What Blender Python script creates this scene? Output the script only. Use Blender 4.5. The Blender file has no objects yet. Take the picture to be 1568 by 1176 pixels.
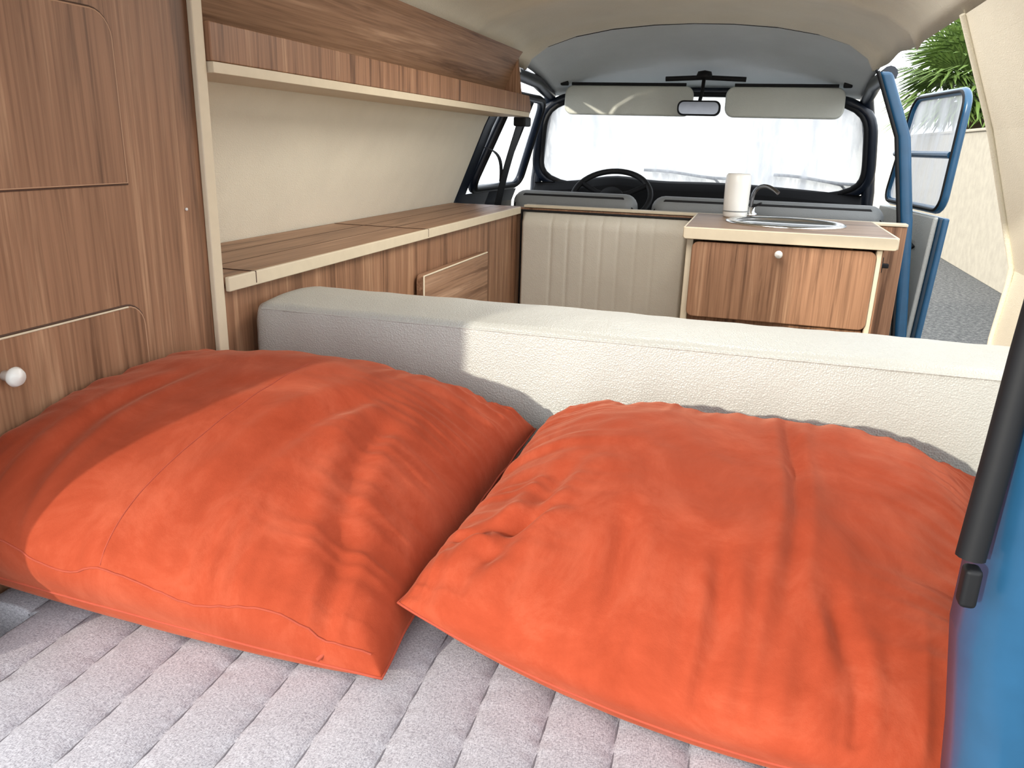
import bpy, bmesh, math, random
from mathutils import Vector, Matrix, noise
random.seed(7)
sc=bpy.context.scene
CX=-0.24
def lin(c):
    c=c/255.
    return c/12.92 if c<=0.04045 else ((c+0.055)/1.055)**2.4
def col(r,g,b): return (lin(r),lin(g),lin(b),1)
# ---------------------------------------------------------------- materials
def newmat(name):
    m=bpy.data.materials.new(name); m.use_nodes=True
    nt=m.node_tree; b=nt.nodes['Principled BSDF']
    return m,nt,b
def coords(nt,scale=(1,1,1),rot=(0,0,0)):
    tc=nt.nodes.new('ShaderNodeTexCoord'); mp=nt.nodes.new('ShaderNodeMapping')
    mp.inputs['Scale'].default_value=scale; mp.inputs['Rotation'].default_value=rot
    nt.links.new(tc.outputs['Object'],mp.inputs['Vector']); return mp
def noisetex(nt,mp,scale,detail=4,rough=.6,dist=0):
    n=nt.nodes.new('ShaderNodeTexNoise'); n.inputs['Scale'].default_value=scale
    n.inputs['Detail'].default_value=detail; n.inputs['Roughness'].default_value=rough
    n.inputs['Distortion'].default_value=dist
    nt.links.new(mp.outputs[0],n.inputs['Vector']); return n
def ramp(nt,src,stops):
    r=nt.nodes.new('ShaderNodeValToRGB'); e=r.color_ramp.elements
    while len(e)<len(stops): e.new(.5)
    for i,(p,c) in enumerate(stops): e[i].position=p; e[i].color=c
    nt.links.new(src,r.inputs[0]); return r
def bump(nt,b,src,strength,dist=.002):
    bp=nt.nodes.new('ShaderNodeBump'); bp.inputs['Strength'].default_value=strength
    bp.inputs['Distance'].default_value=dist
    nt.links.new(src,bp.inputs['Height']); nt.links.new(bp.outputs[0],b.inputs['Normal']); return bp
def plain(name,c,rough=.5,metal=0,nscale=40,var=.06,bstr=.15,spec=.5):
    m,nt,b=newmat(name)
    mp=coords(nt); n=noisetex(nt,mp,nscale)
    lo=tuple(x*(1-var) for x in c[:3])+(1,); hi=tuple(min(1,x*(1+var)) for x in c[:3])+(1,)
    r=ramp(nt,n.outputs[0],[(.3,lo),(.7,hi)])
    nt.links.new(r.outputs[0],b.inputs['Base Color'])
    b.inputs['Roughness'].default_value=rough; b.inputs['Metallic'].default_value=metal
    b.inputs['Specular IOR Level'].default_value=spec
    if bstr: bump(nt,b,n.outputs[0],bstr)
    return m
def wood(name,axis,dark=(108,76,54),mid=(154,114,86),light=(184,144,112)):
    m,nt,b=newmat(name)
    s=[1,1,1]; s[axis]=.045
    mp=coords(nt,tuple(s)); n=noisetex(nt,mp,34,6,.62,.35)
    s2=[1,1,1]; s2[axis]=.02
    mp2=coords(nt,tuple(s2)); n2=noisetex(nt,mp2,220,3,.5)
    r=ramp(nt,n.outputs[0],[(.34,col(*dark)),(.46,col(*mid)),(.56,col(*mid)),(.68,col(*light))])
    mx=nt.nodes.new('ShaderNodeMixRGB'); mx.blend_type='MULTIPLY'; mx.inputs[0].default_value=.7
    r2=ramp(nt,n2.outputs[0],[(.32,(.55,.51,.48,1)),(.60,(1.0,1.0,1.0,1))])
    nt.links.new(r.outputs[0],mx.inputs[1]); nt.links.new(r2.outputs[0],mx.inputs[2])
    nt.links.new(mx.outputs[0],b.inputs['Base Color'])
    b.inputs['Roughness'].default_value=.5; b.inputs['Specular IOR Level'].default_value=.35
    bump(nt,b,n2.outputs[0],.12,.001)
    return m
def vinyl(name,c,rough=.5,bs=.35):
    m,nt,b=newmat(name)
    mp=coords(nt); n=noisetex(nt,mp,6,3); v=nt.nodes.new('ShaderNodeTexVoronoi'); v.inputs['Scale'].default_value=420
    nt.links.new(mp.outputs[0],v.inputs['Vector'])
    n3=noisetex(nt,mp,60,5)
    lo=tuple(x*.94 for x in c[:3])+(1,)
    r=ramp(nt,n.outputs[0],[(.35,lo),(.65,c)])
    nt.links.new(r.outputs[0],b.inputs['Base Color']); b.inputs['Roughness'].default_value=rough
    add=nt.nodes.new('ShaderNodeMath'); add.operation='ADD'
    nt.links.new(v.outputs['Distance'],add.inputs[0]); nt.links.new(n3.outputs[0],add.inputs[1])
    bump(nt,b,add.outputs[0],bs,.0015)
    return m
WZ=wood('walnut_laminate_vertical',2)
WY=wood('walnut_laminate_lengthwise',1,(116,84,62),(160,124,97),(186,150,122))
WX=wood('walnut_laminate_crosswise',0,(110,88,72),(142,118,98),(166,142,120))
BEIGE=plain('beige_edge_banding',col(212,198,172),.5,var=.03)
PALE=plain('pale_door_edge',col(180,142,112),.5,var=.03,bstr=0)
CREAM=vinyl('cream_vinyl_lining',col(241,235,216))
HEAD=vinyl('headliner_vinyl',col(234,229,213),.55)
CABHEAD=vinyl('cab_headliner_grey',col(222,228,230),.5)
SEATV=vinyl('grey_cream_vinyl',col(187,187,180),.36,.5)
CHAN=vinyl('channelled_vinyl',col(214,207,192),.5,.4)
SEATG=vinyl('front_seat_vinyl',col(124,127,128),.55)
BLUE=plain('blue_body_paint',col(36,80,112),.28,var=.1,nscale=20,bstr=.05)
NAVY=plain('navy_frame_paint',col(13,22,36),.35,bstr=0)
BLACK=plain('black_rubber',col(18,18,20),.6,bstr=.1,spec=.3)
DARKP=plain('dark_dash_vinyl',col(16,17,20),.75,spec=.25)
WHITEP=plain('white_plastic',col(232,230,224),.3,bstr=0,var=.01)
CHROME=plain('brushed_steel',(.75,.75,.74,1),.18,1,bstr=0,var=.03)
VISOR=vinyl('visor_vinyl',col(212,213,202),.5)
FLOORM=plain('grey_floor_lino',col(140,134,124),.6)
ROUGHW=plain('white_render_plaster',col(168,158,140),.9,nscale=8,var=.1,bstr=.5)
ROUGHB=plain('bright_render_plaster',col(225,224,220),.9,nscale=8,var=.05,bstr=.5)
GROOVE=plain('lid_seam_shadow_gap',col(82,58,44),.8,bstr=0)
THREAD=plain('stitching_thread',col(120,117,122),.9,bstr=0)
def grav():
    m,nt,b=newmat('gravel_asphalt'); mp=coords(nt); n=noisetex(nt,mp,26,8,.8)
    r=ramp(nt,n.outputs[0],[(.38,col(52,52,54)),(.5,col(86,86,84)),(.62,col(128,126,122))])
    nt.links.new(r.outputs[0],b.inputs['Base Color']); b.inputs['Roughness'].default_value=.95
    bump(nt,b,n.outputs[0],.6,.02); return m
GRAVEL=grav()
def suede():
    m,nt,b=newmat('orange_suede'); mp=coords(nt); n=noisetex(nt,mp,9,7,.7,.5); n2=noisetex(nt,mp,900,2)
    r=ramp(nt,n.outputs[0],[(.30,col(144,58,34)),(.5,col(158,67,42)),(.70,col(174,83,57))])
    nt.links.new(r.outputs[0],b.inputs['Base Color']); b.inputs['Roughness'].default_value=.95
    b.inputs['Sheen Weight'].default_value=.25; b.inputs['Sheen Roughness'].default_value=.4
    b.inputs['Sheen Tint'].default_value=col(235,175,145); b.inputs['Specular IOR Level'].default_value=.1
    n3=noisetex(nt,mp,45,5,.6,.5)
    mx=nt.nodes.new('ShaderNodeMath'); mx.operation='MULTIPLY_ADD'; mx.inputs[1].default_value=.25
    nt.links.new(n2.outputs[0],mx.inputs[0]); nt.links.new(n3.outputs[0],mx.inputs[2])
    bump(nt,b,mx.outputs[0],.3,.003); return m
SUEDE=suede(); SUEDED=plain('orange_piping',col(160,66,42),.85)
def weave():
    m,nt,b=newmat('woven_mattress_ticking'); mp=coords(nt,(1,.35,1))
    n=noisetex(nt,mp,1000,2,.6); mp2=coords(nt,(.4,1,1)); n2=noisetex(nt,mp2,900,2,.6)
    a=nt.nodes.new('ShaderNodeMath'); a.operation='ADD'
    nt.links.new(n.outputs[0],a.inputs[0]); nt.links.new(n2.outputs[0],a.inputs[1])
    h=nt.nodes.new('ShaderNodeMath'); h.operation='MULTIPLY'; h.inputs[1].default_value=.5
    nt.links.new(a.outputs[0],h.inputs[0])
    r=ramp(nt,h.outputs[0],[(.36,col(140,137,143)),(.5,col(176,174,179)),(.64,col(200,199,203))])
    nt.links.new(r.outputs[0],b.inputs['Base Color']); b.inputs['Roughness'].default_value=.95
    bump(nt,b,h.outputs[0],.4,.0015); return m
WEAVE=weave()
def glassmat(name,f0,f1,tc_=(.80,.82,.85,1),tint=(.95,.97,1,1)):
    m=bpy.data.materials.new(name); m.use_nodes=True; nt=m.node_tree; nt.nodes.clear()
    o=nt.nodes.new('ShaderNodeOutputMaterial'); t=nt.nodes.new('ShaderNodeBsdfTransparent'); tr=nt.nodes.new('ShaderNodeBsdfTranslucent')
    g=nt.nodes.new('ShaderNodeBsdfGlossy'); g.inputs['Roughness'].default_value=.1
    t.inputs[0].default_value=tint; tr.inputs[0].default_value=tc_
    mp=coords(nt,(1,1,.12)); n=noisetex(nt,mp,11,8,.75); r=ramp(nt,n.outputs[0],[(.42,(f0,)*3+(1,)),(.60,(f1,)*3+(1,))])
    m1=nt.nodes.new('ShaderNodeMixShader'); m2=nt.nodes.new('ShaderNodeMixShader'); m2.inputs[0].default_value=.04
    nt.links.new(r.outputs[0],m1.inputs[0]); nt.links.new(t.outputs[0],m1.inputs[1]); nt.links.new(tr.outputs[0],m1.inputs[2])
    nt.links.new(m1.outputs[0],m2.inputs[1]); nt.links.new(g.outputs[0],m2.inputs[2]); nt.links.new(m2.outputs[0],o.inputs[0])
    return m
FOG=glassmat('condensation_glass',.60,.95,(.46,.47,.49,1)); CLEAR=glassmat('side_glass',.3,.6,(.5,.52,.55,1))
LEAF=plain('palm_leaf',col(96,120,56),.6,var=.25,nscale=3,bstr=0)
HEDGE=plain('hedge_leaf',col(52,74,34),.8,var=.4,nscale=4,bstr=0)
TRUNK=plain('palm_bark',col(90,74,56),.9,bstr=.5)
# ---------------------------------------------------------------- mesh helpers
def addobj(name,me,mat,smooth=False,bevel=0,seg=3):
    ob=bpy.data.objects.new(name,me); sc.collection.objects.link(ob)
    if mat: me.materials.append(mat)
    if smooth:
        for p in me.polygons: p.use_smooth=True
    if bevel:
        md=ob.modifiers.new('b','BEVEL'); md.width=bevel; md.segments=seg; md.limit_method='ANGLE'; md.angle_limit=math.radians(40)
        for p in me.polygons: p.use_smooth=True
        w=ob.modifiers.new('w','WEIGHTED_NORMAL')
    return ob
def fixn(me):
    bm=bmesh.new(); bm.from_mesh(me); bmesh.ops.recalc_face_normals(bm,faces=bm.faces); bm.to_mesh(me); bm.free()
def mesh(name,v,f,mat,smooth=False,bevel=0,seg=3,fix=True):
    me=bpy.data.meshes.new(name); me.from_pydata([tuple(p) for p in v],[],f); me.update()
    if fix: fixn(me)
    return addobj(name,me,mat,smooth,bevel,seg)
def box(name,x0,x1,y0,y1,z0,z1,mat,bevel=0,seg=3):
    v=[(x,y,z) for x in(x0,x1) for y in(y0,y1) for z in(z0,z1)]
    f=[(0,1,3,2),(4,6,7,5),(0,4,5,1),(2,3,7,6),(0,2,6,4),(1,5,7,3)]
    return mesh(name,v,f,mat,False,bevel,seg)
def prism(name,poly,axis,a0,a1,mat,bevel=0,seg=2):
    def P(p,a):
        if axis=='x': return (a,p[0],p[1])
        if axis=='y': return (p[0],a,p[1])
        return (p[0],p[1],a)
    n=len(poly)
    v=[P(p,a0) for p in poly]+[P(p,a1) for p in poly]
    f=[tuple(range(n)),tuple(range(2*n-1,n-1,-1))]+[(i,(i+1)%n,(i+1)%n+n,i+n) for i in range(n)]
    return mesh(name,v,f,mat,False,bevel,seg)
def rrect(a0,a1,b0,b1,r,n=6,corners=(1,1,1,1)):
    pts=[]
    for k,(cx,cy,s) in enumerate([(a1-r,b1-r,0),(a0+r,b1-r,90),(a0+r,b0+r,180),(a1-r,b0+r,270)]):
        if corners[k]:
            for i in range(n+1):
                t=math.radians(s+90*i/n); pts.append((cx+r*math.cos(t),cy+r*math.sin(t)))
        else:
            pts.append([(a1,b1),(a0,b1),(a0,b0),(a1,b0)][k])
    return pts
def tube(name,pts,r,mat,cyc=False,res=4,smooth=True):
    cu=bpy.data.curves.new(name,'CURVE'); cu.dimensions='3D'; cu.bevel_depth=r; cu.bevel_resolution=res; cu.use_fill_caps=True
    sp=cu.splines.new('POLY'); sp.points.add(len(pts)-1)
    for i,p in enumerate(pts): sp.points[i].co=(p[0],p[1],p[2],1)
    sp.use_cyclic_u=cyc
    o=bpy.data.objects.new(name,cu); sc.collection.objects.link(o)
    dg=bpy.context.evaluated_depsgraph_get(); me=bpy.data.meshes.new_from_object(o.evaluated_get(dg))
    bpy.data.objects.remove(o); me.materials.clear()
    return addobj(name,me,mat,smooth)
def bez(p0,p1,p2,p3,n=12):
    out=[]
    for i in range(n+1):
        t=i/n; out.append(tuple((1-t)**3*a+3*(1-t)**2*t*b+3*(1-t)*t*t*c+t**3*d for a,b,c,d in zip(p0,p1,p2,p3)))
    return out
def lathe(name,prof,c,mat,n=40,rot=None):
    v=[];f=[]
    for (r,z) in prof:
        for i in range(n):
            t=2*math.pi*i/n; q=Vector((r*math.cos(t),r*math.sin(t),z))
            if rot: q=rot@q
            v.append((c[0]+q.x,c[1]+q.y,c[2]+q.z))
    for k in range(len(prof)-1):
        for i in range(n): f.append((k*n+i,k*n+(i+1)%n,(k+1)*n+(i+1)%n,(k+1)*n+i))
    if prof[0][0]>1e-5: f.append(tuple(range(n)))
    if prof[-1][0]>1e-5: f.append(tuple((len(prof)-1)*n+i for i in range(n)))
    return mesh(name,v,f,mat,True)
def group(name,parts):
    e=bpy.data.objects.new(name,None); sc.collection.objects.link(e); e.empty_display_size=.1
    for p in parts: p.parent=e
    return e
# ---------------------------------------------------------------- body profile
PR=[(-1.05,.80),(-.6,.81),(-.235,.80),(.05,.68),(.25,.58)]
def hw(z):
    for (z0,h0),(z1,h1) in zip(PR,PR[1:]):
        if z<=z1: return h0+(h1-h0)*(max(z,z0)-z0)/(z1-z0)
    return PR[-1][1]
def wallpoly(sgn,z0=-1.05,z1=.25,off=0,th=.035):
    zs=[z0]+[z for z,_ in PR if z0<z<z1]+[z1]
    return [(CX+sgn*(hw(z)+off),z) for z in zs]+[(CX+sgn*(hw(z)+off+th),z) for z in reversed(zs)]
prism('wall_left',wallpoly(-1),'y',.45,2.72,CREAM)
def rwall(nm,z0,z1,y0,yend):
    zs=[z0]+[z for z,_ in PR if z0<z<z1]+[z1]
    zz=[]
    for a,b in zip(zs,zs[1:]): zz+=[a+(b-a)*k/4 for k in range(4)]
    zz.append(zs[-1]); v=[];f=[]
    for o_ in(0,.035):
        for z in zz:
            v+= [(CX+hw(z)+o_,y0,z),(CX+hw(z)+o_,yend(z),z)]
    n=len(zz)
    for k in range(n-1):
        a=2*k; b=2*n+2*k
        f+=[(a,a+1,a+3,a+2),(b,b+2,b+3,b+1),(a,a+2,b+2,b),(a+1,b+1,b+3,a+3)]
    f+=[(0,2*n,2*n+1,1),(2*n-2,2*n-1,4*n-1,4*n-2)]
    return mesh(nm,v,f,CREAM)
def jamb(z): return 1.76+max(0,min(.65,.25-z))*.36
JP=[(CX+hw(z)-.004,jamb(z),z) for z in[-1.05+1.3*i/30 for i in range(31)]]
group('wall_right',[rwall('lower_panel',-1.05,-.20,.56,jamb),rwall('rear_corner_panel',-.1999,.2,.56,lambda z:.72),
  rwall('slider_jamb_panel',-.1999,.2,1.40,jamb),rwall('roof_rail_panel',.2001,.25,.56,jamb),tube('jamb_welt',JP,.006,CREAM)])
box('floor',CX-.80,CX+.80,.3,3.5,-1.09,-1.05,FLOORM)
half=[(.58,.25),(.56,.285),(.50,.325),(.40,.357),(.27,.38),(.13,.392),(0,.396)]
prof=[(-h,z) for h,z in half]+[(h,z) for h,z in reversed(half[:-1])]
def sweep(name,ys,fn,mat,th=.02):
    v=[];f=[];n=len(prof)
    for y in ys:
        for (h,z) in prof: v.append(fn(h,z,y))
    m=len(v)
    for y in ys:
        for (h,z) in prof:
            p=fn(h,z,y); v.append((p[0],p[1],p[2]+th))
    for k in range(len(ys)-1):
        for i in range(n-1):
            a=k*n+i; f.append((a,a+1,a+n+1,a+n)); f.append((m+a,m+a+n,m+a+n+1,m+a+1))
    K=len(ys)-1
    for i in range(n-1):
        f.append((i,m+i,m+i+1,i+1)); f.append((K*n+i,K*n+i+1,m+K*n+i+1,m+K*n+i))
    for k in range(K):
        a=k*n;f.append((a,a+n,m+a+n,m+a)); a=k*n+n-1; f.append((a,m+a,m+a+n,a+n))
    return mesh(name,v,f,mat,True)
ys=[.45+i*(2.8-.45)/90 for i in range(91)]
def cfn(h,z,y):
    d=0
    d-=.020*math.exp(-((y-2.76)/.04)**2)
    d-=.018*math.exp(-((y-2.22)/.03)**2)+.014*math.exp(-((y-1.5)/.03)**2)
    d+=.018*math.exp(-((y-2.50)/.12)**2)
    return (CX+h*(1-.06*math.exp(-((y-2.76)/.04)**2)),y,z+d*(1-.3*abs(h)/.58))
sweep('ceiling',ys,cfn,HEAD)
tube('trim_4',[cfn(h,z-.003,2.795) for h,z in prof],.0045,BLACK)
def cab(h,z,y):
    t=(y-2.8)/.62; s=h/.58
    zz=(z+.012)*(1-t)+(.222-.03*s*s)*t + .04*math.sin(math.pi*t)*(1-s*s*.7)
    yy=2.8+(.62+.06*(1-s*s))*t
    return (CX+h*(1-t)+.60*s*t,yy,zz)
sweep('ceiling_cab',[2.8+i*.62/14 for i in range(15)],cab,CABHEAD)
# windshield
def ws(s,t):
    w=.635-.02*t
    return (CX+w*s,3.49-.12*s*s-.03*t,.005+.185*t+.018*(1-s*s)*(1 if t>0 else -.3))
def outline(n=72,k=1.0,p=5):
    out=[]
    for i in range(n):
        a=2*math.pi*i/n; c=math.cos(a); s_=math.sin(a)
        r=(abs(c)**p+abs(s_)**p)**(-1/p); out.append((r*c*k,r*s_*k))
    return out
ring=outline()
v=[ws(0,0)];f=[]
R=8;N=len(ring)
for k in range(1,R+1):
    for (a,b) in ring: v.append(ws(a*k/R,b*k/R))
for i in range(N): f.append((0,1+i,1+(i+1)%N))
for k in range(1,R):
    for i in range(N):
        a=1+(k-1)*N; f.append((a+i,a+(i+1)%N,a+N+(i+1)%N,a+N+i))
wg=mesh('glass',v,f,FOG,True)
seal=tube('rubber_seal',[ws(a,b) for a,b in ring],.011,BLACK,True)
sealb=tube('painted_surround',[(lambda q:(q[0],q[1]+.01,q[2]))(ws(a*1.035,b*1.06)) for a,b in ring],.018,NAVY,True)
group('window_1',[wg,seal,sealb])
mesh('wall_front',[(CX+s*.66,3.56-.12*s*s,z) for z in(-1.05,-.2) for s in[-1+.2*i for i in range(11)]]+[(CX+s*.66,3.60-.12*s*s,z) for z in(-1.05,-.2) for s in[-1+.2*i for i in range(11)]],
  [(i,i+1,i+12,i+11) for i in range(10)]+[(22+i,22+i+11,22+i+12,22+i+1) for i in range(10)]+[(11+i,12+i,34+i,33+i) for i in range(10)],NAVY)
dv=[];df=[];dp=[(3.42,-.185),(3.36,-.15),(3.31,-.142),(3.25,-.148),(3.22,-.175),(3.215,-.26),(3.24,-.38),(3.42,-.38)]
S=31
for i in range(S):
    s=-1+2*i/(S-1)
    for (y,z) in dp:
        hump=.022*math.exp(-((s+.48)/.2)**2)+.012*math.exp(-((s-.15)/.5)**2)
        dv.append((CX+s*.63,y-.08*s*s*(y>3.3),z+(hump-.012*abs(s)**3)*(y<3.4)*(z>-.3)))
n=len(dp)
for i in range(S-1):
    for k in range(n): df.append((i*n+k,i*n+(k+1)%n,(i+1)*n+(k+1)%n,(i+1)*n+k))
df.append(tuple(range(n)));df.append(tuple((S-1)*n+k for k in range(n)))
mesh('dashboard',dv,df,DARKP,True,.008)
rot=Matrix.Rotation(math.radians(38),3,'X')
sc_c=Vector((-.52,3.07,-.190))
parts=[tube('rim',[sc_c+rot@Vector((.15*math.cos(t),.15*math.sin(t),0)) for t in [2*math.pi*i/48 for i in range(48)]],.011,BLACK,True)]
for a in(30,150,270):
    t=math.radians(a); e=sc_c+rot@Vector((.15*math.cos(t),.15*math.sin(t),0)); parts.append(tube('spoke_%d'%a,[sc_c,sc_c*.5+e*.5+rot@Vector((0,0,-.01)),e],.01,DARKP))
parts.append(lathe('hub',[(0,.02),(.04,.016),(.05,0),(.045,-.03)],sc_c,DARKP,rot=rot))
parts.append(tube('column',[sc_c,sc_c+rot@Vector((0,.0,-.16))],.02,DARKP))
group('steering_wheel',parts)
def side(sgn,nm,zmin,zmax,y0,y1,mat):
    def S(y,z,off=0):
        tt=max(0,(y-3.1)/.4); return (CX+sgn*(hw(z)+.0-off-.07*tt*tt*4*.3),y,z)
    parts=[]
    fr=rrect(y0,y1,zmin,zmax,.05,5)
    fr=[(y-(.10*(z-zmin)/(zmax-zmin) if y>(y0+y1)/2 else -.03*(z-zmin)/(zmax-zmin)),z) for y,z in fr]
    parts.append(tube('window_frame',[S(y,z) for y,z in fr],.016,mat,True))
    parts.append(tube('window_seal',[S(y,z,.012) for y,z in fr],.009,BLACK,True))
    g=[S(y,z,-.01) for y,z in fr]
    parts.append(mesh('glass',g,[tuple(range(len(g)))],CLEAR))
    yv=y1-.17
    parts.append(tube('quarterlight_bar',[S(yv,zmin),S(yv-.05,zmax)],.009,BLACK))
    zz=[-1.0,-.6,-.24,zmin-.015]
    v=[S(y,z,o_) for o_ in(0,-.04) for z in zz for y in(y0-.02,(y0+y1)/2,y1)]
    f=[]
    for o_ in(0,12):
        for k in range(3):
            for i in range(2): a=o_+k*3+i; f.append((a,a+1,a+4,a+3))
    f+=[(9,10,22,21),(10,11,23,22)]
    parts.append(mesh('door_panel',v,f,NAVY))
    return group(nm,parts)
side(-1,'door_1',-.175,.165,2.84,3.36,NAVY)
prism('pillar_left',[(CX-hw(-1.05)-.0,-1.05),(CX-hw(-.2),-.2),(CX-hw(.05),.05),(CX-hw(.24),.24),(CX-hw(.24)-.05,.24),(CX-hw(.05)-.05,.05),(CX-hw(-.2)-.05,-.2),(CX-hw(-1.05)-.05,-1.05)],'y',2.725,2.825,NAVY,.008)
bp=[(.54,-1.05),(.52,-.57),(.478,-.2),(.432,.05),(.35,.24)]
prism('pillar_right',[(x-.020,z) for x,z in bp]+[(x+.020,z) for x,z in reversed(bp)],'y',2.79,2.84,BLUE,.012)
tube('trim_5',[(x-.024,2.788,z) for x,z in bp],.006,BLACK)
for sgn,nm in((-1,'trim_1'),(1,'trim_2')):
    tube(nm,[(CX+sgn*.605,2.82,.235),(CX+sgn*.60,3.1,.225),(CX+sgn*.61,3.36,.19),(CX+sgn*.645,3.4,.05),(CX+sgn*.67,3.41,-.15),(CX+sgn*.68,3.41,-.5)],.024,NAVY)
def ajar():
    parts=[]
    ang=math.radians(8.5); hy=3.42; hx=.485
    def T(d,z,off=0):
        lean=.05*(z+.2)
        return (hx+d*math.sin(ang)+lean+off, hy-d*math.cos(ang), z)
    L=.64
    fr=rrect(.06,L-.02,-.17,.19,.05,5)
    fr=[(d-(.0 if d>.3 else -.10*(z+.17)/.36),z) for d,z in fr]
    parts.append(tube('window_frame',[T(d,z) for d,z in fr],.012,BLUE,True))
    parts.append(tube('window_seal',[T(d,z,-.011) for d,z in fr],.005,BLACK,True))
    g=[T(d,z) for d,z in fr]; parts.append(mesh('glass',g,[tuple(range(len(g)))],FOG))
    parts.append(tube('window_crossbar',[T(.08,-.0,-.01),T(L-.03,-.0,-.01)],.011,BLUE))
    zz=[-1.15,-.9,-.6,-.4,-.19]
    for nm,a,b,d0,d1,m in(('outer_skin',.003,.022,0,L,BLUE),('inner_trim',-.014,.002,.03,L-.035,SEATV)):
        v=[T(d,z,o_) for o_ in(a,b) for z in zz for d in(d0,d1)]; f=[]
        K=len(zz)*2
        for o_ in(0,K):
            for k in range(len(zz)-1): q=o_+k*2; f.append((q,q+1,q+3,q+2))
        for k in range(len(zz)-1): q=k*2; f+= [(q,q+2,q+2+K,q+K),(q+1,q+1+K,q+3+K,q+3)]
        f+=[(0,1,1+K,K),(K-2,K-1,2*K-1,2*K-2)]
        parts.append(mesh(nm,v,f,m,False,.006))
    parts.append(tube('door_pull',[T(.3,-.3,-.02),T(.33,-.28,-.035),T(.48,-.28,-.035),T(.5,-.3,-.02)],.008,BLACK))
    return group('door_2',parts)
ajar()
def visor(nm,x0,x1):
    poly=rrect(x0,x1,.118,.232,.035,6)
    o=prism('pad',poly,'y',0,.022,VISOR,.008)
    o.rotation_euler=(math.radians(-8),0,0); o.location=(0,3.28,.0)
    rod=tube('pivot_rod',[(x0+.03,3.30,.232),(x1-.03,3.30,.232)],.006,BLACK)
    c1=box('clip_outer',(x0 if x0<CX else x1)-.015,(x0 if x0<CX else x1)+.015,3.285,3.31,.225,.25,BLACK,.004)
    group(nm,[o,rod,c1])
visor('sun_visor',-.775,-.262); visor('sun_visor.001',-.14,.292)
m1=prism('housing',rrect(-.31,-.15,.115,.17,.022,5),'y',3.19,3.215,BLACK,.006)
m2=prism('mirror_glass',rrect(-.303,-.157,.121,.164,.018,5),'y',3.186,3.19,plain('dim_mirror',(.12,.12,.125,1),.1,1,bstr=0))
m3=tube('stem',[(-.23,3.20,.16),(-.225,3.24,.21),(-.225,3.27,.262)],.007,BLACK)
m4=tube('mount_bar',[(-.37,3.27,.25),(-.225,3.27,.256),(-.07,3.27,.25)],.009,BLACK)
m5=lathe('mount_base',[(0,.02),(.025,.015),(.03,0),(.03,-.01)],(-.225,3.27,.262),BLACK)
group('rear_view_mirror',[m1,m2,m3,m4,m5])
for nm,x0,x1 in(('windshield_wiper',-.46,-.11),('windshield_wiper.001',.075,.38)):
    def wy(x): s=(x-CX)/.63; return 3.53-.12*s*s
    a=tube('blade',[(x0+(x1-x0)*i/6,wy(x0+(x1-x0)*i/6),-.098-.022*i/6+.004*math.sin(i)) for i in range(7)],.006,BLACK)
    b=tube('arm',[((x0+x1)/2,wy((x0+x1)/2)+.01,-.108),(x1-.05,wy(x1)+.012,-.125),(x1+.02,wy(x1)+.012,-.19)],.005,BLACK)
    group(nm,[a,b])
def fseat(nm,x0,x1):
    b=box('backrest',x0,x1,2.80,2.90,-.60,-.165,SEATG,.045,5)
    p=tube('piping',[(x0+.03,2.815,-.30),(x0+.012,2.815,-.215),(x0+.05,2.815,-.179),(x1-.05,2.815,-.179),(x1-.012,2.815,-.215),(x1-.03,2.815,-.30)],.005,BLACK)
    c=box('seat_base',x0,x1,2.81,2.92,-.72,-.60,SEATG,.04,4)
    d=box('pedestal',x0+.03,x1-.03,2.82,2.91,-1.05,-.72,DARKP,.01)
    group(nm,[b,p,c,d])
fseat('front_seat',-.84,-.385); fseat('front_seat.001',-.335,.42)
# ---------------------------------------------------------------- bulkhead & cushion
box('wall_bulkhead',-1.0,.47,2.70,2.735,-1.05,-.217,WZ,.003)
box('trim_3',-.76,.47,2.695,2.74,-.216,-.207,BEIGE,.002)
def channel():
    x0,x1,z0,z1=-.762,-.185,-.95,-.225; nx=140;nz=40
    v=[];f=[]
    for j in range(nz+1):
        for i in range(nx+1):
            x=x0+(x1-x0)*i/nx; z=z0+(z1-z0)*j/nz
            e=min(1,min(i,nx-i)/4)*min(1,min(j,nz-j)/2); e=math.sin(e*math.pi/2)
            ph=(x-x0)/.058; fr=abs((ph%1)-.5)*2
            ch=0
            if .09<x-x0<.50: ch=-.004*(max(0,fr)**8)
            ch+=.0015*noise.noise(Vector((x*9,z*9,1)))
            v.append((x,2.69-.045*e-ch*e,z))
    for j in range(nz):
        for i in range(nx): a=j*(nx+1)+i; f.append((a,a+1,a+nx+2,a+nx+1))
    k=len(v); v+=[(x0,2.695,z0),(x1,2.695,z0),(x1,2.695,z1),(x0,2.695,z1)]
    f.append((k,k+1,k+2,k+3))
    c=mesh('channelled_pad',v,f,CHAN,True)
    p=tube('piping',[(x0,2.68,z0),(x0,2.68,z1),(x1,2.68,z1),(x1,2.68,z0)],.005,BLACK)
    group('padded_backrest',[c,p])
channel()
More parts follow.
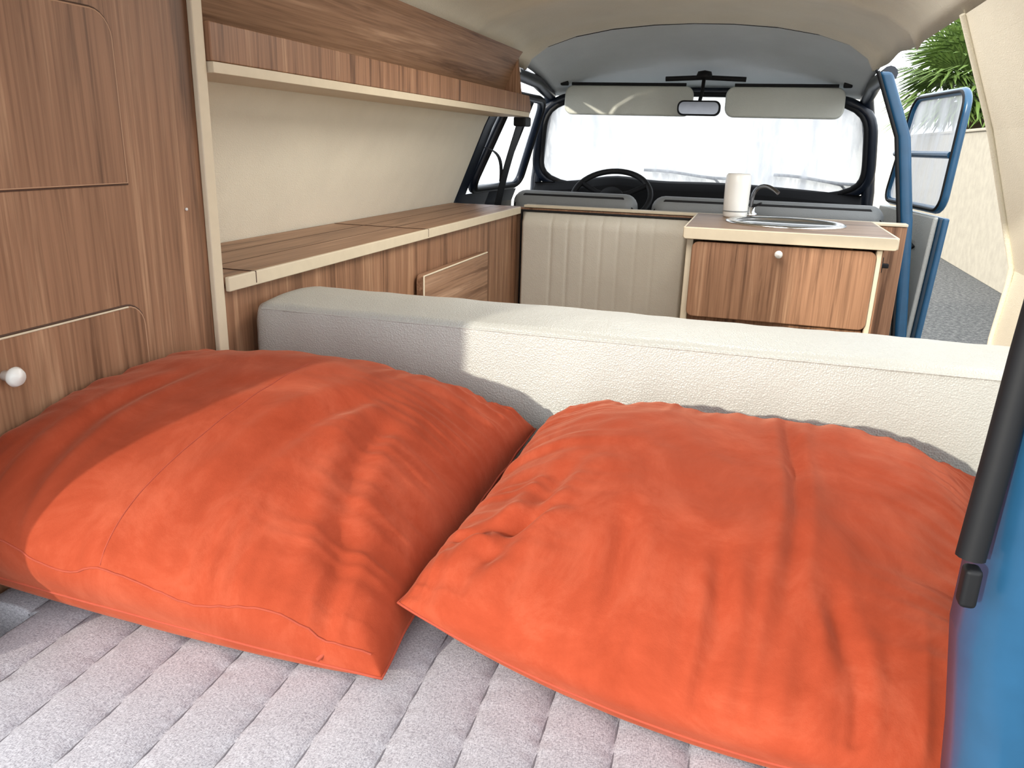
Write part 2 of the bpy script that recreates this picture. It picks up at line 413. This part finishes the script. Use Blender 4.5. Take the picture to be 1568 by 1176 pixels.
# ---------------------------------------------------------------- left counter
CT=-.213
cp=[(-.775,-1.05),(-.775,CT-.02),(CX-hw(CT)+.010,CT-.02),(CX-hw(-.6)+.012,-.6),(CX-hw(-1.05)+.006,-1.05)]
parts=[prism('carcass',cp,'y',1.035,2.66,WZ)]
tp=[(-.768,CT-.02),(-.768,CT),(CX-hw(CT)+.004,CT),(CX-hw(CT-.02)+.004,CT-.02)]
parts.append(prism('worktop',tp,'y',1.03,2.69,WY))
parts.append(box('front_edge',-.768,-.760,1.03,2.66,CT-.022,CT+.001,BEIGE,.002))
for yy in(1.10,1.83): parts.append(box('lid_joint_%d'%(yy*100),-1.02,-.7595,yy,yy+.0016,CT-.018,CT+.0013,GROOVE))
for k in(1,2):
    parts.append(box('lid_groove_%d'%k,-.77-.085*k,-.7685-.085*k,1.03,2.69,CT-.001,CT+.0004,GROOVE))
group('side_counter',parts)
pt=[prism('panel',rrect(1.77,2.27,-.66,-.318,.015,4),'x',-.768,-.748,WY,.002)]
pt.append(tube('panel_edge',[(-.748,1.77,-.66),(-.748,1.77,-.32),(-.748,2.26,-.32)],.0025,BEIGE))
group('folding_table',pt)
# ---------------------------------------------------------------- shelf
LX=-.76
parts=[prism('front_lip',[(1.03,.099),(2.74,.099),(2.745,.118),(2.72,.152),(1.03,.152)],'x',LX-.012,LX,WZ,.002)]
parts.append(prism('shelf_board',[(LX+.002,.083),(LX+.002,.0985),(CX-hw(.0985)+.006,.0985),(CX-hw(.083)+.006,.083)],'y',1.03,2.72,BEIGE,.001))
bb=[(CX-hw(.12)+.004,.100),(CX-hw(.12)+.022,.100),(CX-.545,.262),(CX-.53,.283),(CX-.548,.285),(CX-.562,.262)]
parts.append(prism('back_board',bb,'y',1.03,2.66,WY))
ep=[(CX-hw(.1)+.01,.10),(LX-.012,.10),(LX-.012,.135),(CX-.545,.24),(CX-.548,.262)]
parts.append(prism('end_board',ep,'y',2.66,2.675,WZ))
group('wall_shelf',parts)
# ---------------------------------------------------------------- tall cabinet
tc=[(-.775,-1.05),(-.775,.25),(-.775,.30),(CX-.545,.285),(CX-.565,.25),(CX-hw(.05)+.006,.05),(CX-hw(-.2)+.006,-.2),(CX-hw(-.6)+.006,-.6),(CX-hw(-1.05)+.006,-1.05)]
parts=[prism('carcass',tc,'y',.50,1.015,WZ)]
parts.append(box('edge_banding',-.775,-.766,1.003,1.026,-1.05,.285,BEIGE,.002))
def cdoor(nm,y0,y1,z0,z1,corners,edge):
    a=prism(nm,rrect(y0,y1,z0,z1,.03,6,corners),'x',-.7748,-.7715,WZ,.001)
    b=tube(nm+'_edge',[(-.7725,y,z) for y,z in rrect(y0,y1,z0,z1,.03,6,corners)],.0012,edge,True)
    c=tube(nm+'_gap',[(-.7745,y,z) for y,z in rrect(y0-.002,y1+.002,z0-.002,z1+.002,.031,6,corners)],.0013,GROOVE,True)
    parts.extend([a,b,c])
cdoor('upper_door',.52,.855,-.064,.137,(1,1,1,0),PALE)
cdoor('lower_door',.52,.858,-.55,-.222,(1,1,1,1),PALE)
parts.append(tube('lower_door_top_edge',[(-.7715,.53,-.222),(-.7715,.83,-.222)],.0013,BEIGE))
kr=Matrix.Rotation(math.radians(90),3,'Y')
parts.append(lathe('knob',[(.006,-.004),(.006,.008),(.010,.012),(.0115,.016),(.009,.021),(0,.023)],(-.772,.638,-.263),WHITEP,24,kr))
parts.append(lathe('hinge_screw',[(.0022,0),(.0022,.002),(0,.0025)],(-.775,.965,-.105),WHITEP,12,kr))
group('tall_cabinet',parts)
# ---------------------------------------------------------------- kitchen unit
kx0,kx1,ky0,ky1=-.163,.362,2.20,2.69
def slab():
    cx,cy,r=.10,2.46,.145
    ang=sorted([2*math.pi*i/64 for i in range(64)]+[math.atan2(yy-cy,xx-cx)%(2*math.pi) for xx in(kx0,kx1) for yy in(ky0,ky1)])
    inn=[];out=[]
    for a in ang:
        c,s=math.cos(a),math.sin(a); inn.append((cx+r*c,cy+r*s))
        t=min([((kx1-cx)/c if c>1e-9 else (kx0-cx)/c if c<-1e-9 else 1e9),((ky1-cy)/s if s>1e-9 else (ky0-cy)/s if s<-1e-9 else 1e9)])
        out.append((cx+t*c,cy+t*s))
    n=len(ang); v=[];z1,z0=-.205,-.234
    for z in(z1,z0):
        v+=[(x,y,z) for x,y in inn]+[(x,y,z) for x,y in out]
    f=[]
    for i in range(n):
        j=(i+1)%n
        f+=[(i,j,n+j,n+i),(2*n+i,2*n+j,3*n+j,3*n+i),(i,2*n+i,2*n+j,j),(n+i,n+j,3*n+j,3*n+i)]
    return mesh('worktop',v,f,WX)
parts=[slab()]
parts.append(prism('worktop_edge',rrect(kx0-.004,kx1+.004,-.236,-.2045,.007,4),'y',ky0-.012,ky0-.0005,BEIGE,.002))
parts.append(box('worktop_side_edge',kx1,kx1+.008,ky0,ky1,-.235,-.2045,BEIGE,.003))
parts.append(box('worktop_inner_edge',kx0-.006,kx0,ky0,ky1,-.235,-.2045,BEIGE,.003))
parts.append(prism('left_side',rrect(ky0+.012,ky1,-.62,-.236,.03,4,(0,0,1,1)),'x',-.158,-.140,BEIGE,.002))
parts.append(prism('right_side',rrect(ky0+.012,ky1,-.62,-.236,.03,4,(0,0,1,1)),'x',.322,.340,WZ,.002))
parts.append(prism('right_front_edge',[(.322,-.236),(.336,-.236),(.334,-.46),(.32,-.46)],'y',ky0+.004,ky0+.02,BEIGE,.004))
parts.append(prism('drop_front',rrect(-.142,.322,-.448,-.242,.018,5),'y',ky0-.004,ky0+.014,WZ,.003))
parts.append(box('lower_front',-.14,.32,ky0+.035,ky0+.05,-1.05,-.45,WZ,.002))
parts.append(box('back_panel',-.14,.32,ky1-.02,ky1-.005,-1.05,-.36,WZ))
parts.append(box('plinth_left',-.155,-.143,ky0+.04,ky1,-1.05,-.62,WZ)); parts.append(box('plinth_right',.325,.337,ky0+.04,ky1,-1.05,-.62,WZ))
kr2=Matrix.Rotation(math.radians(90),3,'X')
parts.append(lathe('knob',[(.005,-.002),(.005,.008),(.009,.012),(.0105,.017),(.008,.022),(0,.024)],(.083,ky0-.004,-.262),WHITEP,24,kr2))
parts.append(lathe('sink_bowl',[(.168,-.0045+.004),(.168,.004),(.160,.007),(.150,.004),(.142,-.003),(.135,-.05),(.11,-.10),(.06,-.12),(.022,-.122),(.02,-.128),(0,-.128)],(.10,2.46,-.205),CHROME,64))
group('kitchen_unit',parts)
fp=[(.0,2.64,-.203),(.0,2.64,-.16)]+bez((.0,2.64,-.16),(.0,2.64,-.10),(.04,2.60,-.095),(.075,2.57,-.125),12)
parts=[tube('spout',fp,.006,plain('dark_chrome',(.2,.2,.21,1),.2,1,bstr=0)),lathe('base',[(.02,0),(.02,.01),(.012,.016),(.012,.03),(0,.03)],(0,2.64,-.204),CHROME),tube('lever',[(0,2.64,-.175),(.03,2.62,-.16)],.004,BLACK)]
group('faucet',parts)
parts=[lathe('cup_body',[(0,0),(.034,0),(.037,.006),(.038,.05),(.039,.10),(.037,.126),(.032,.132),(0,.133)],(-.046,2.60,-.2045),WHITEP),
       tube('cup_band',[(-.046+.0385*math.cos(t),2.60+.0385*math.sin(t),-.185) for t in[2*math.pi*i/32 for i in range(32)]],.0015,SEATG,True)]
group('water_tumbler',parts)
group('cabinet_latch',[box('plate',.395,.415,2.684,2.70,-.36,-.31,BLACK,.003),box('lever',.40,.43,2.668,2.684,-.342,-.328,BLACK,.003)])
parts=[]
def strap(nm,pts,w=.045):
    v=[];f=[]
    for p in pts:
        v+=[(p[0],p[1]-w/2,p[2]),(p[0],p[1]+w/2,p[2]),(p[0]+.003,p[1]+w/2,p[2]),(p[0]+.003,p[1]-w/2,p[2])]
    for i in range(len(pts)-1):
        for k in range(4): f.append((i*4+k,i*4+(k+1)%4,i*4+4+(k+1)%4,i*4+4+k))
    f+=[(0,1,2,3),tuple(len(v)-4+k for k in range(4))]
    return mesh(nm,v,f,BLACK)
parts.append(strap('upper_strap',bez((-.83,2.86,.075),(-.85,2.86,.0),(-.89,2.86,-.1),(-.93,2.88,-.30),10),.075))
parts.append(strap('loose_strap',bez((-.93,2.74,-.02),(-.88,2.78,-.03),(-.89,2.84,-.06),(-.90,2.86,-.14),10),.03))
parts.append(box('anchor',-.845,-.80,2.82,2.90,.055,.088,BLACK,.006))
group('seat_belt',parts)
# ---------------------------------------------------------------- bench backrest
def backrest():
    x0,x1=-.762,.50; yf,yb=1.083,1.262; zt,zb=-.259,-.572
    nx=120; r=.014
    def arc(cy,cz,a0,a1,n=6): return [(cy+r*math.cos(math.radians(a0+(a1-a0)*i/n)),cz+r*math.sin(math.radians(a0+(a1-a0)*i/n))) for i in range(n+1)]
    lp=[(yf-.012,zb)]+[(yf-.012+.012*i/8,zb+(zt-zb-r)*i/8) for i in range(1,8)]
    lp+=[(y-.0,z) for y,z in arc(yf+r,zt-r,180,90)]
    lp+=[(yf+r+(yb-yf-2*r)*i/6,zt+.004*math.sin(math.pi*i/6)) for i in range(1,6)]
    lp+=arc(yb-r,zt-r,90,0)+[(yb,zb)]
    n=len(lp); v=[];f=[]
    for i in range(nx+1):
        x=x0+(x1-x0)*i/nx; d=min(x-x0,x1-x); k=min(1,d/.03); k=math.sqrt(max(0,1-(1-k)**2))
        for (y,z) in lp:
            yc=(yf+yb)/2; sc_=.84+.16*k
            zz=zb+(z-zb)*(.93+.07*k)
            w=.0025*noise.noise(Vector((x*5,y*8,z*10)))+.0018*noise.noise(Vector((x*22,y*20,z*14)))
            v.append((x,yc+(y-yc)*sc_+w,zz+(w*.7 if z>zb+.01 else 0)))
    for i in range(nx):
        for k in range(n-1): f.append((i*n+k,i*n+k+1,(i+1)*n+k+1,(i+1)*n+k))
        f.append((i*n+n-1,i*n,(i+1)*n,(i+1)*n+n-1))
    f.append(tuple(range(n))); f.append(tuple(nx*n+k for k in range(n)))
    b=mesh('cushion',v,f,SEATV,True)
    s=tube('top_seam',[(x0+.02+(x1-x0-.04)*i/60,yf+.001+.001*noise.noise(Vector((i*.4,0,0))),zt-.010) for i in range(61)],.0018,SEATV)
    s2=tube('back_seam',[(x0+.02+(x1-x0-.04)*i/60,yb-.01,zt-.004) for i in range(61)],.002,SEATV)
    group('bench_backrest',[b,s,s2])
backrest()
box('bed_base',-.765,.50,.58,1.27,-1.05,-.575,WZ)
# ---------------------------------------------------------------- mattress
MZ=-.50
def mattress():
    y0,y1=.30,1.065; nx=560; ny=190
    def xr(y):
        if y<.56: return (-.69,.14)
        return (-.762,.50)
    idx={};v=[];f=[]
    X0,X1=-.762,.50
    xs=[X0+(X1-X0)*i/nx for i in range(nx+1)]; yy=[y0+(y1-y0)*j/ny for j in range(ny+1)]
    P=.064
    for j,y in enumerate(yy):
        for i,x in enumerate(xs):
            ph=(x+.05*(y-.6))/P
            d=abs((ph+.5)%1-.5)*P
            t=d/(P/2)
            g=-.006+.0075*(1-(1-t)**2)**.5
            near=math.exp(-(d/.011)**2)
            w=(.0014*noise.noise(Vector((round(ph)*3.3+x*25,y*85,5)))*near+.0006*noise.noise(Vector((x*40,y*30,3))))*min(1,d/.004)+.002*noise.noise(Vector((x*4,y*4,8)))
            ez=0; dd=y-y0
            if dd<.05: ez=-(.05-math.sqrt(max(0,.05**2-(.05-dd)**2)))*.8
            v.append((x,y,MZ+g+w+ez)); idx[i,j]=len(v)-1
    def ok(i,j):
        y=(yy[j]+yy[j+1])/2; x=(xs[i]+xs[i+1])/2; a,b=xr(y); return a<=x<=b
    for j in range(ny):
        for i in range(nx):
            if ok(i,j): f.append((idx[i,j],idx[i+1,j],idx[i+1,j+1],idx[i,j+1]))
    bm=bmesh.new(); vs=[bm.verts.new(p) for p in v]
    for q in f: bm.faces.new([vs[k] for k in q])
    for q in [q for q in bm.verts if not q.link_faces]: bm.verts.remove(q)
    be=[e for e in bm.edges if e.is_boundary]
    r=bmesh.ops.extrude_edge_only(bm,edges=be)
    for q in [g for g in r['geom'] if isinstance(g,bmesh.types.BMVert)]: q.co.z=-.572
    me=bpy.data.meshes.new('ticking'); bm.to_mesh(me); bm.free(); fixn(me)
    parts=[addobj('ticking',me,WEAVE,True)]
    for k in range(-12,9):
        pts=[]
        for j in range(60):
            y=.345+(1.055-.345)*j/59; x=k*P-.05*(y-.6); a,b=xr(y)
            if a+.004<x<b-.004: pts.append((x,y,MZ-.0052+.002*noise.noise(Vector((x*4,y*4,8)))))
        if len(pts)>3: parts.append(tube('seam_stitch_%d'%(k+12),pts,.0012,THREAD,res=1))
    group('mattress',parts)
mattress()
# ---------------------------------------------------------------- pillows
def pillow(nm,FL,FR,BR,BL,top,low,seed,lean=(0,0,0),bow=(0,0),crease=(),stitch=None):
    N=190; FL,FR,BR,BL=map(Vector,(FL,FR,BR,BL))
    def base(u,v_):
        pu=u*(1-.04*(1-v_*v_)); pv=v_*(1-(.04 if v_>0 else 0)*(1-u*u))
        a=(pu+1)/2; b=(pv+1)/2
        p=FL.lerp(FR,a).lerp(BL.lerp(BR,a),b)
        k=(1-u*u)*max(0,-v_)
        wob=.004*noise.noise(Vector((u*6,seed,v_*6)))*max(abs(u),abs(v_))**6
        return p-Vector((0,bow[0]*k+wob,bow[1]*k-wob))
    def thick(u,v_):
        return max(0,1-abs(u)**2.6)**.5*max(0,1-abs(v_)**2.6)**.5
    def wr(u,v_,sd):
        e1=abs(v_)**3; e2=abs(u)**3
        w=.012*e1*noise.noise(Vector((u*8,v_*1.0,sd)))+.011*e2*noise.noise(Vector((u*1.0,v_*8,sd+4)))
        w+=.012*e1*(.3-abs(noise.noise(Vector((u*13,v_*.8,sd+9)))))+.010*e2*(.3-abs(noise.noise(Vector((u*.8,v_*13,sd+19)))))
        w+=.013*noise.noise(Vector((u*1.3,v_*1.3,sd+2)))+.006*noise.noise(Vector((u*3.0,v_*2.2,sd+3)))+.0022*noise.noise(Vector((u*8,v_*6,sd+5)))
        for (u0,v0,u1,v1,amp,wd) in crease:
            dx,dy=u1-u0,v1-v0; L2=dx*dx+dy*dy; t=((u-u0)*dx+(v_-v0)*dy)/L2
            if -.05<t<1.05:
                nx_=u-(u0+t*dx)+.03*math.sin(t*5+sd); ny_=v_-(v0+t*dy); dd=abs(nx_*dy-ny_*dx)/math.sqrt(L2)
                fade=max(0,min(1,min(t+.05,1.05-t)*4))
                w+=amp*fade*(math.exp(-(dd/wd)**2)*-1+.6*math.exp(-((dd-wd*1.6)/wd)**2))
        return w
    def surf(u,v_,side_):
        p=base(u,v_); t=thick(u,v_)
        edge=min(1,min(1-abs(u),1-abs(v_))*12)
        if side_==1:
            fo=.022*math.sin(math.pi*min(1,t))*max(0,-v_)**2*(1-u*u)
            q=Vector((p.x+lean[0]*t,p.y+lean[1]*t-fo,p.z+top*t+wr(u,v_,seed)*edge))
        else:
            q=Vector((p.x,p.y-.004*t+.02*t*max(0,-v_),p.z-low*t-.002*edge))
        lim=MZ+.005+(.001 if side_==1 else 0)
        if q.z<lim: q.z=lim
        if q.y>1.064 and q.z<-.262: q.y=1.064
        if q.x<-.762: q.x=-.762
        return q
    verts=[];faces=[]
    for side_ in(1,-1):
        for j in range(N+1):
            for i in range(N+1):
                u=-1+2*i/N; v_=-1+2*j/N
                u=math.sin(u*math.pi/2)*.5+u*.5; v_=math.sin(v_*math.pi/2)*.5+v_*.5
                verts.append(surf(u,v_,side_))
    M=(N+1)**2
    for s in(0,1):
        for j in range(N):
            for i in range(N):
                a=s*M+j*(N+1)+i; faces.append((a,a+1,a+N+2,a+N+1) if s==0 else (a,a+N+1,a+N+2,a+1))
    me=bpy.data.meshes.new(nm); me.from_pydata(verts,[],faces)
    bm=bmesh.new(); bm.from_mesh(me); bmesh.ops.remove_doubles(bm,verts=bm.verts,dist=.0006); bmesh.ops.recalc_face_normals(bm,faces=bm.faces); bm.to_mesh(me); bm.free()
    b=addobj('cover',me,SUEDE,True)
    ed=[]
    for k in range(60): ed.append(base(-1+2*k/60,-1))
    for k in range(60): ed.append(base(1,-1+2*k/60))
    for k in range(60): ed.append(base(1-2*k/60,1))
    for k in range(60): ed.append(base(-1,1-2*k/60))
    for q in ed:
        q.z=max(q.z,MZ+.006); q.y=min(q.y,1.062); q.x=max(q.x,-.761)
    out=[b,tube('piping',ed,.0015,SUEDED,True)]
    if stitch:
        for nm2,r_,pts in stitch: out.append(tube(nm2,[surf(a,c,1)+Vector((0,0,.0001)) for a,c in pts],r_,SUEDED))
    return out
p1=pillow('p1',(-.88,.54,-.436),(-.285,.568,-.488),(-.262,1.03,-.395),(-.86,1.04,-.385),.143,.075,11,(-.0,-.030,0),(.012,-.006),
   ((.25,-.9,.60,.3,.006,.06),(.78,-.9,.66,.2,.007,.05),(-.35,-.95,-.25,.1,.005,.05)),
   [('zip_seam',.0011,[(-.98+1.94*i/70,-.955+.012*math.sin(i*.35)) for i in range(71)]),
    ('panel_seam',.0007,[(.08+.12*i/40,-.94+1.25*i/40) for i in range(41)])])
p1.append(tube('zip_pull',[(-.335,.583,-.455),(-.338,.563,-.466),(-.346,.557,-.474)],.0022,SUEDED))
group('throw_pillow',p1)
p2=pillow('p2',(-.292,.622,-.440),(.255,.572,-.478),(.31,1.05,-.390),(-.245,1.045,-.380),.106,.06,47,(0,-.02,0),(.025,.018),
   ((.28,-.75,.20,.75,.006,.035),(-.8,-.9,-.55,-.1,.009,.05),(-.3,-1,-.25,-.4,.007,.05),(.05,-1,.1,-.5,.006,.04),(.5,-1,.45,-.5,.006,.04),(-.95,-.7,-.5,-.45,.007,.04)))
group('throw_pillow.001',p2)
# ---------------------------------------------------------------- rear opening
box('wall_rear_left',CX-.82,-.70,.40,.445,-1.05,.30,BLUE,.01)
def dpillar():
    sec=[(.0,0),(.010,-.02),(.03,-.03),(.05,-.018),(.06,-.02),(.09,-.035),(.14,-.04),(.30,-.02),(.42,0),(.42,.03),(.05,.035),(.0,.03)]
    rows=[(-1.05,.19),(-.60,.186),(-.46,.18),(-.38,.172),(-.30,.161),(-.2,.161),(-.1,.163),(.1,.168),(.28,.185)]
    v=[];f=[];n=len(sec)
    for z,x in rows:
        for a,b in sec: v.append((x+a,.505+b,z))
    for k in range(len(rows)-1):
        for i in range(n): f.append((k*n+i,k*n+(i+1)%n,(k+1)*n+(i+1)%n,(k+1)*n+i))
    f+=[tuple(range(n)),tuple((len(rows)-1)*n+i for i in range(n))]
    return mesh('pillar_skin',v,f,BLUE,True)
dp_=dpillar()
sl=tube('hatch_seal',[(.180,.50,.28),(.164,.50,-.02),(.1590,.498,-.107),(.1553,.492,-.16),(.1505,.486,-.232)],.0085,BLACK)
lt=box('latch_bracket',.147,.157,.476,.488,-.262,-.236,BLACK,.003)
group('wall_rear_right',[dp_,sl,lt])
box('wall_rear_top',CX-.62,CX+.62,.42,.449,.29,.40,BLUE,.01)
box('wall_rear_sill',-.70,.17,.24,.29,-1.1,-.53,BLUE,.01)
tg=mesh('tailgate_panel',[(CX+s*w,y,z+o_) for o_ in(0,.035) for (y,z,w) in((.42,.42,.55),(.05,.56,.56),(-.35,.70,.54)) for s in(-1,-.5,0,.5,1)],
  [(k*5+i,k*5+i+1,k*5+i+6,k*5+i+5) for k in(0,1) for i in range(4)]+[(15+k*5+i,15+k*5+i+5,15+k*5+i+6,15+k*5+i+1) for k in(0,1) for i in range(4)]+
  [(i,15+i,16+i,i+1) for i in range(4)]+[(10+i,11+i,26+i,25+i) for i in range(4)]+[(0,5,20,15),(5,10,25,20),(4,19,24,9),(9,24,29,14)],CREAM)
group('tailgate',[tg,tube('rim',[(CX-.55,.42,.42),(CX-.56,.05,.56),(CX-.54,-.35,.70),(CX+.54,-.35,.70),(CX+.56,.05,.56),(CX+.55,.42,.42)],.02,BLUE)])
# ---------------------------------------------------------------- outside
box('ground',-30,30,-12,45,-1.60,-1.5,GRAVEL)
gw=[]
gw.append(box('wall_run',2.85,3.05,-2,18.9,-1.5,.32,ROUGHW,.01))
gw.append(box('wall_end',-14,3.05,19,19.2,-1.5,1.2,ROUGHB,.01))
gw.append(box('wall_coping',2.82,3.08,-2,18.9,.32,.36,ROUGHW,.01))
group('garden_wall',gw)
def palm(nm,c,nfr,R,seed):
    rnd=random.Random(seed); v=[];f=[]
    for k in range(nfr):
        az=rnd.uniform(0,2*math.pi); el=rnd.uniform(-.3,1.3); d=Vector((math.cos(az)*math.cos(el),math.sin(az)*math.cos(el),math.sin(el)))
        st=Vector(c)+d*R*.45
        side_=d.cross(Vector((0,0,1))).normalized(); up=side_.cross(d).normalized()
        a=Vector(c); b=Vector(c)+d*R*.45; q=len(v); w=side_*.015
        v+=[a-w,a+w,b+w,b-w]; f.append((q,q+1,q+2,q+3))
        for i in range(19):
            an=math.radians(-100+200*i/18); dd=(d*math.cos(an)+side_*math.sin(an)).normalized()
            L=R*.55*(.75+.25*math.cos(an)); w=(side_*math.cos(an)-d*math.sin(an))*.035
            m_=st+dd*L*.55+up*.02; e=st+dd*L-Vector((0,0,.12*R)); q=len(v)
            v+=[st,m_-w,e,m_+w]; f.append((q,q+1,q+2,q+3))
    cr=mesh('fronds',v,f,LEAF,False,fix=False)
    tr=lathe('trunk',[(.22,-1.5-c[2]),(.17,-.8),(.15,-.3),(.18,0),(0,.1)],c,TRUNK,16)
    group(nm,[cr,tr])
palm('palm_tree',(3.65,16.3,1.0),110,1.9,3)
def hedge():
    v=[];f=[];rnd=random.Random(5)
    for k in range(9000):
        x=rnd.uniform(3.3,4.6); y=rnd.uniform(7,14); z=rnd.uniform(-.2,.70)+.12*math.sin(y*2)
        c=Vector((x,y,z)); a=Vector((rnd.gauss(0,1),rnd.gauss(0,1),rnd.gauss(0,1))).normalized(); b=a.orthogonal().normalized(); q=len(v)
        v+=[c-a*.1,c-b*.035,c+a*.1,c+b*.035]; f.append((q,q+1,q+2,q+3))
    lf=mesh('leaves',v,f,HEDGE,fix=False)
    co=box('core',3.5,4.5,7,14,-1.5,.5,HEDGE)
    group('hedge',[lf,co])
hedge()
# ---------------------------------------------------------------- light
w=bpy.data.worlds.new('sky'); sc.world=w; w.use_nodes=True; nt=w.node_tree
bg=nt.nodes['Background']; bg.inputs[0].default_value=(.90,.95,1.0,1); bg.inputs[1].default_value=3.3
L=bpy.data.lights.new('sun','SUN'); L.energy=3.3; L.angle=math.radians(1.4); L.color=(1,.93,.80)
so=bpy.data.objects.new('sun',L); sc.collection.objects.link(so)
d=Vector((.46,1,-.30)).normalized(); so.rotation_euler=d.to_track_quat('-Z','Y').to_euler()
DL=bpy.data.lights.new('cabin_fill','AREA'); DL.shape='RECTANGLE'; DL.size=.5; DL.size_y=.6; DL.energy=9; DL.color=(1,.96,.90)  # added fill light under the ceiling, out of view, brightens the cabin
do=bpy.data.objects.new('cabin_fill',DL); sc.collection.objects.link(do); do.location=(CX+.1,1.7,.35)
# ---------------------------------------------------------------- camera
rho,th,ps=map(math.radians,(1.7,17.14,16.22))
R0=Vector((math.cos(ps),math.sin(ps),0)); Fh=Vector((-math.sin(ps),math.cos(ps),0)); Z=Vector((0,0,1))
F=math.cos(th)*Fh-math.sin(th)*Z; U0=math.sin(th)*Fh+math.cos(th)*Z
Rv=math.cos(rho)*R0+math.sin(rho)*U0; Uv=-math.sin(rho)*R0+math.cos(rho)*U0
cd=bpy.data.cameras.new('camera'); cd.sensor_width=36; cd.lens=36*1200/1568; cd.clip_start=.01; cd.clip_end=200
co=bpy.data.objects.new('camera',cd); sc.collection.objects.link(co)
M=Matrix((Rv,Uv,-F)).transposed().to_4x4(); co.matrix_world=M
sc.camera=co
bpy.context.view_layer.update()
for o in list(sc.objects):
    if o.parent is None: o.location.z+=1.5
sc.view_settings.view_transform='Standard'
sc.view_settings.exposure=0.1
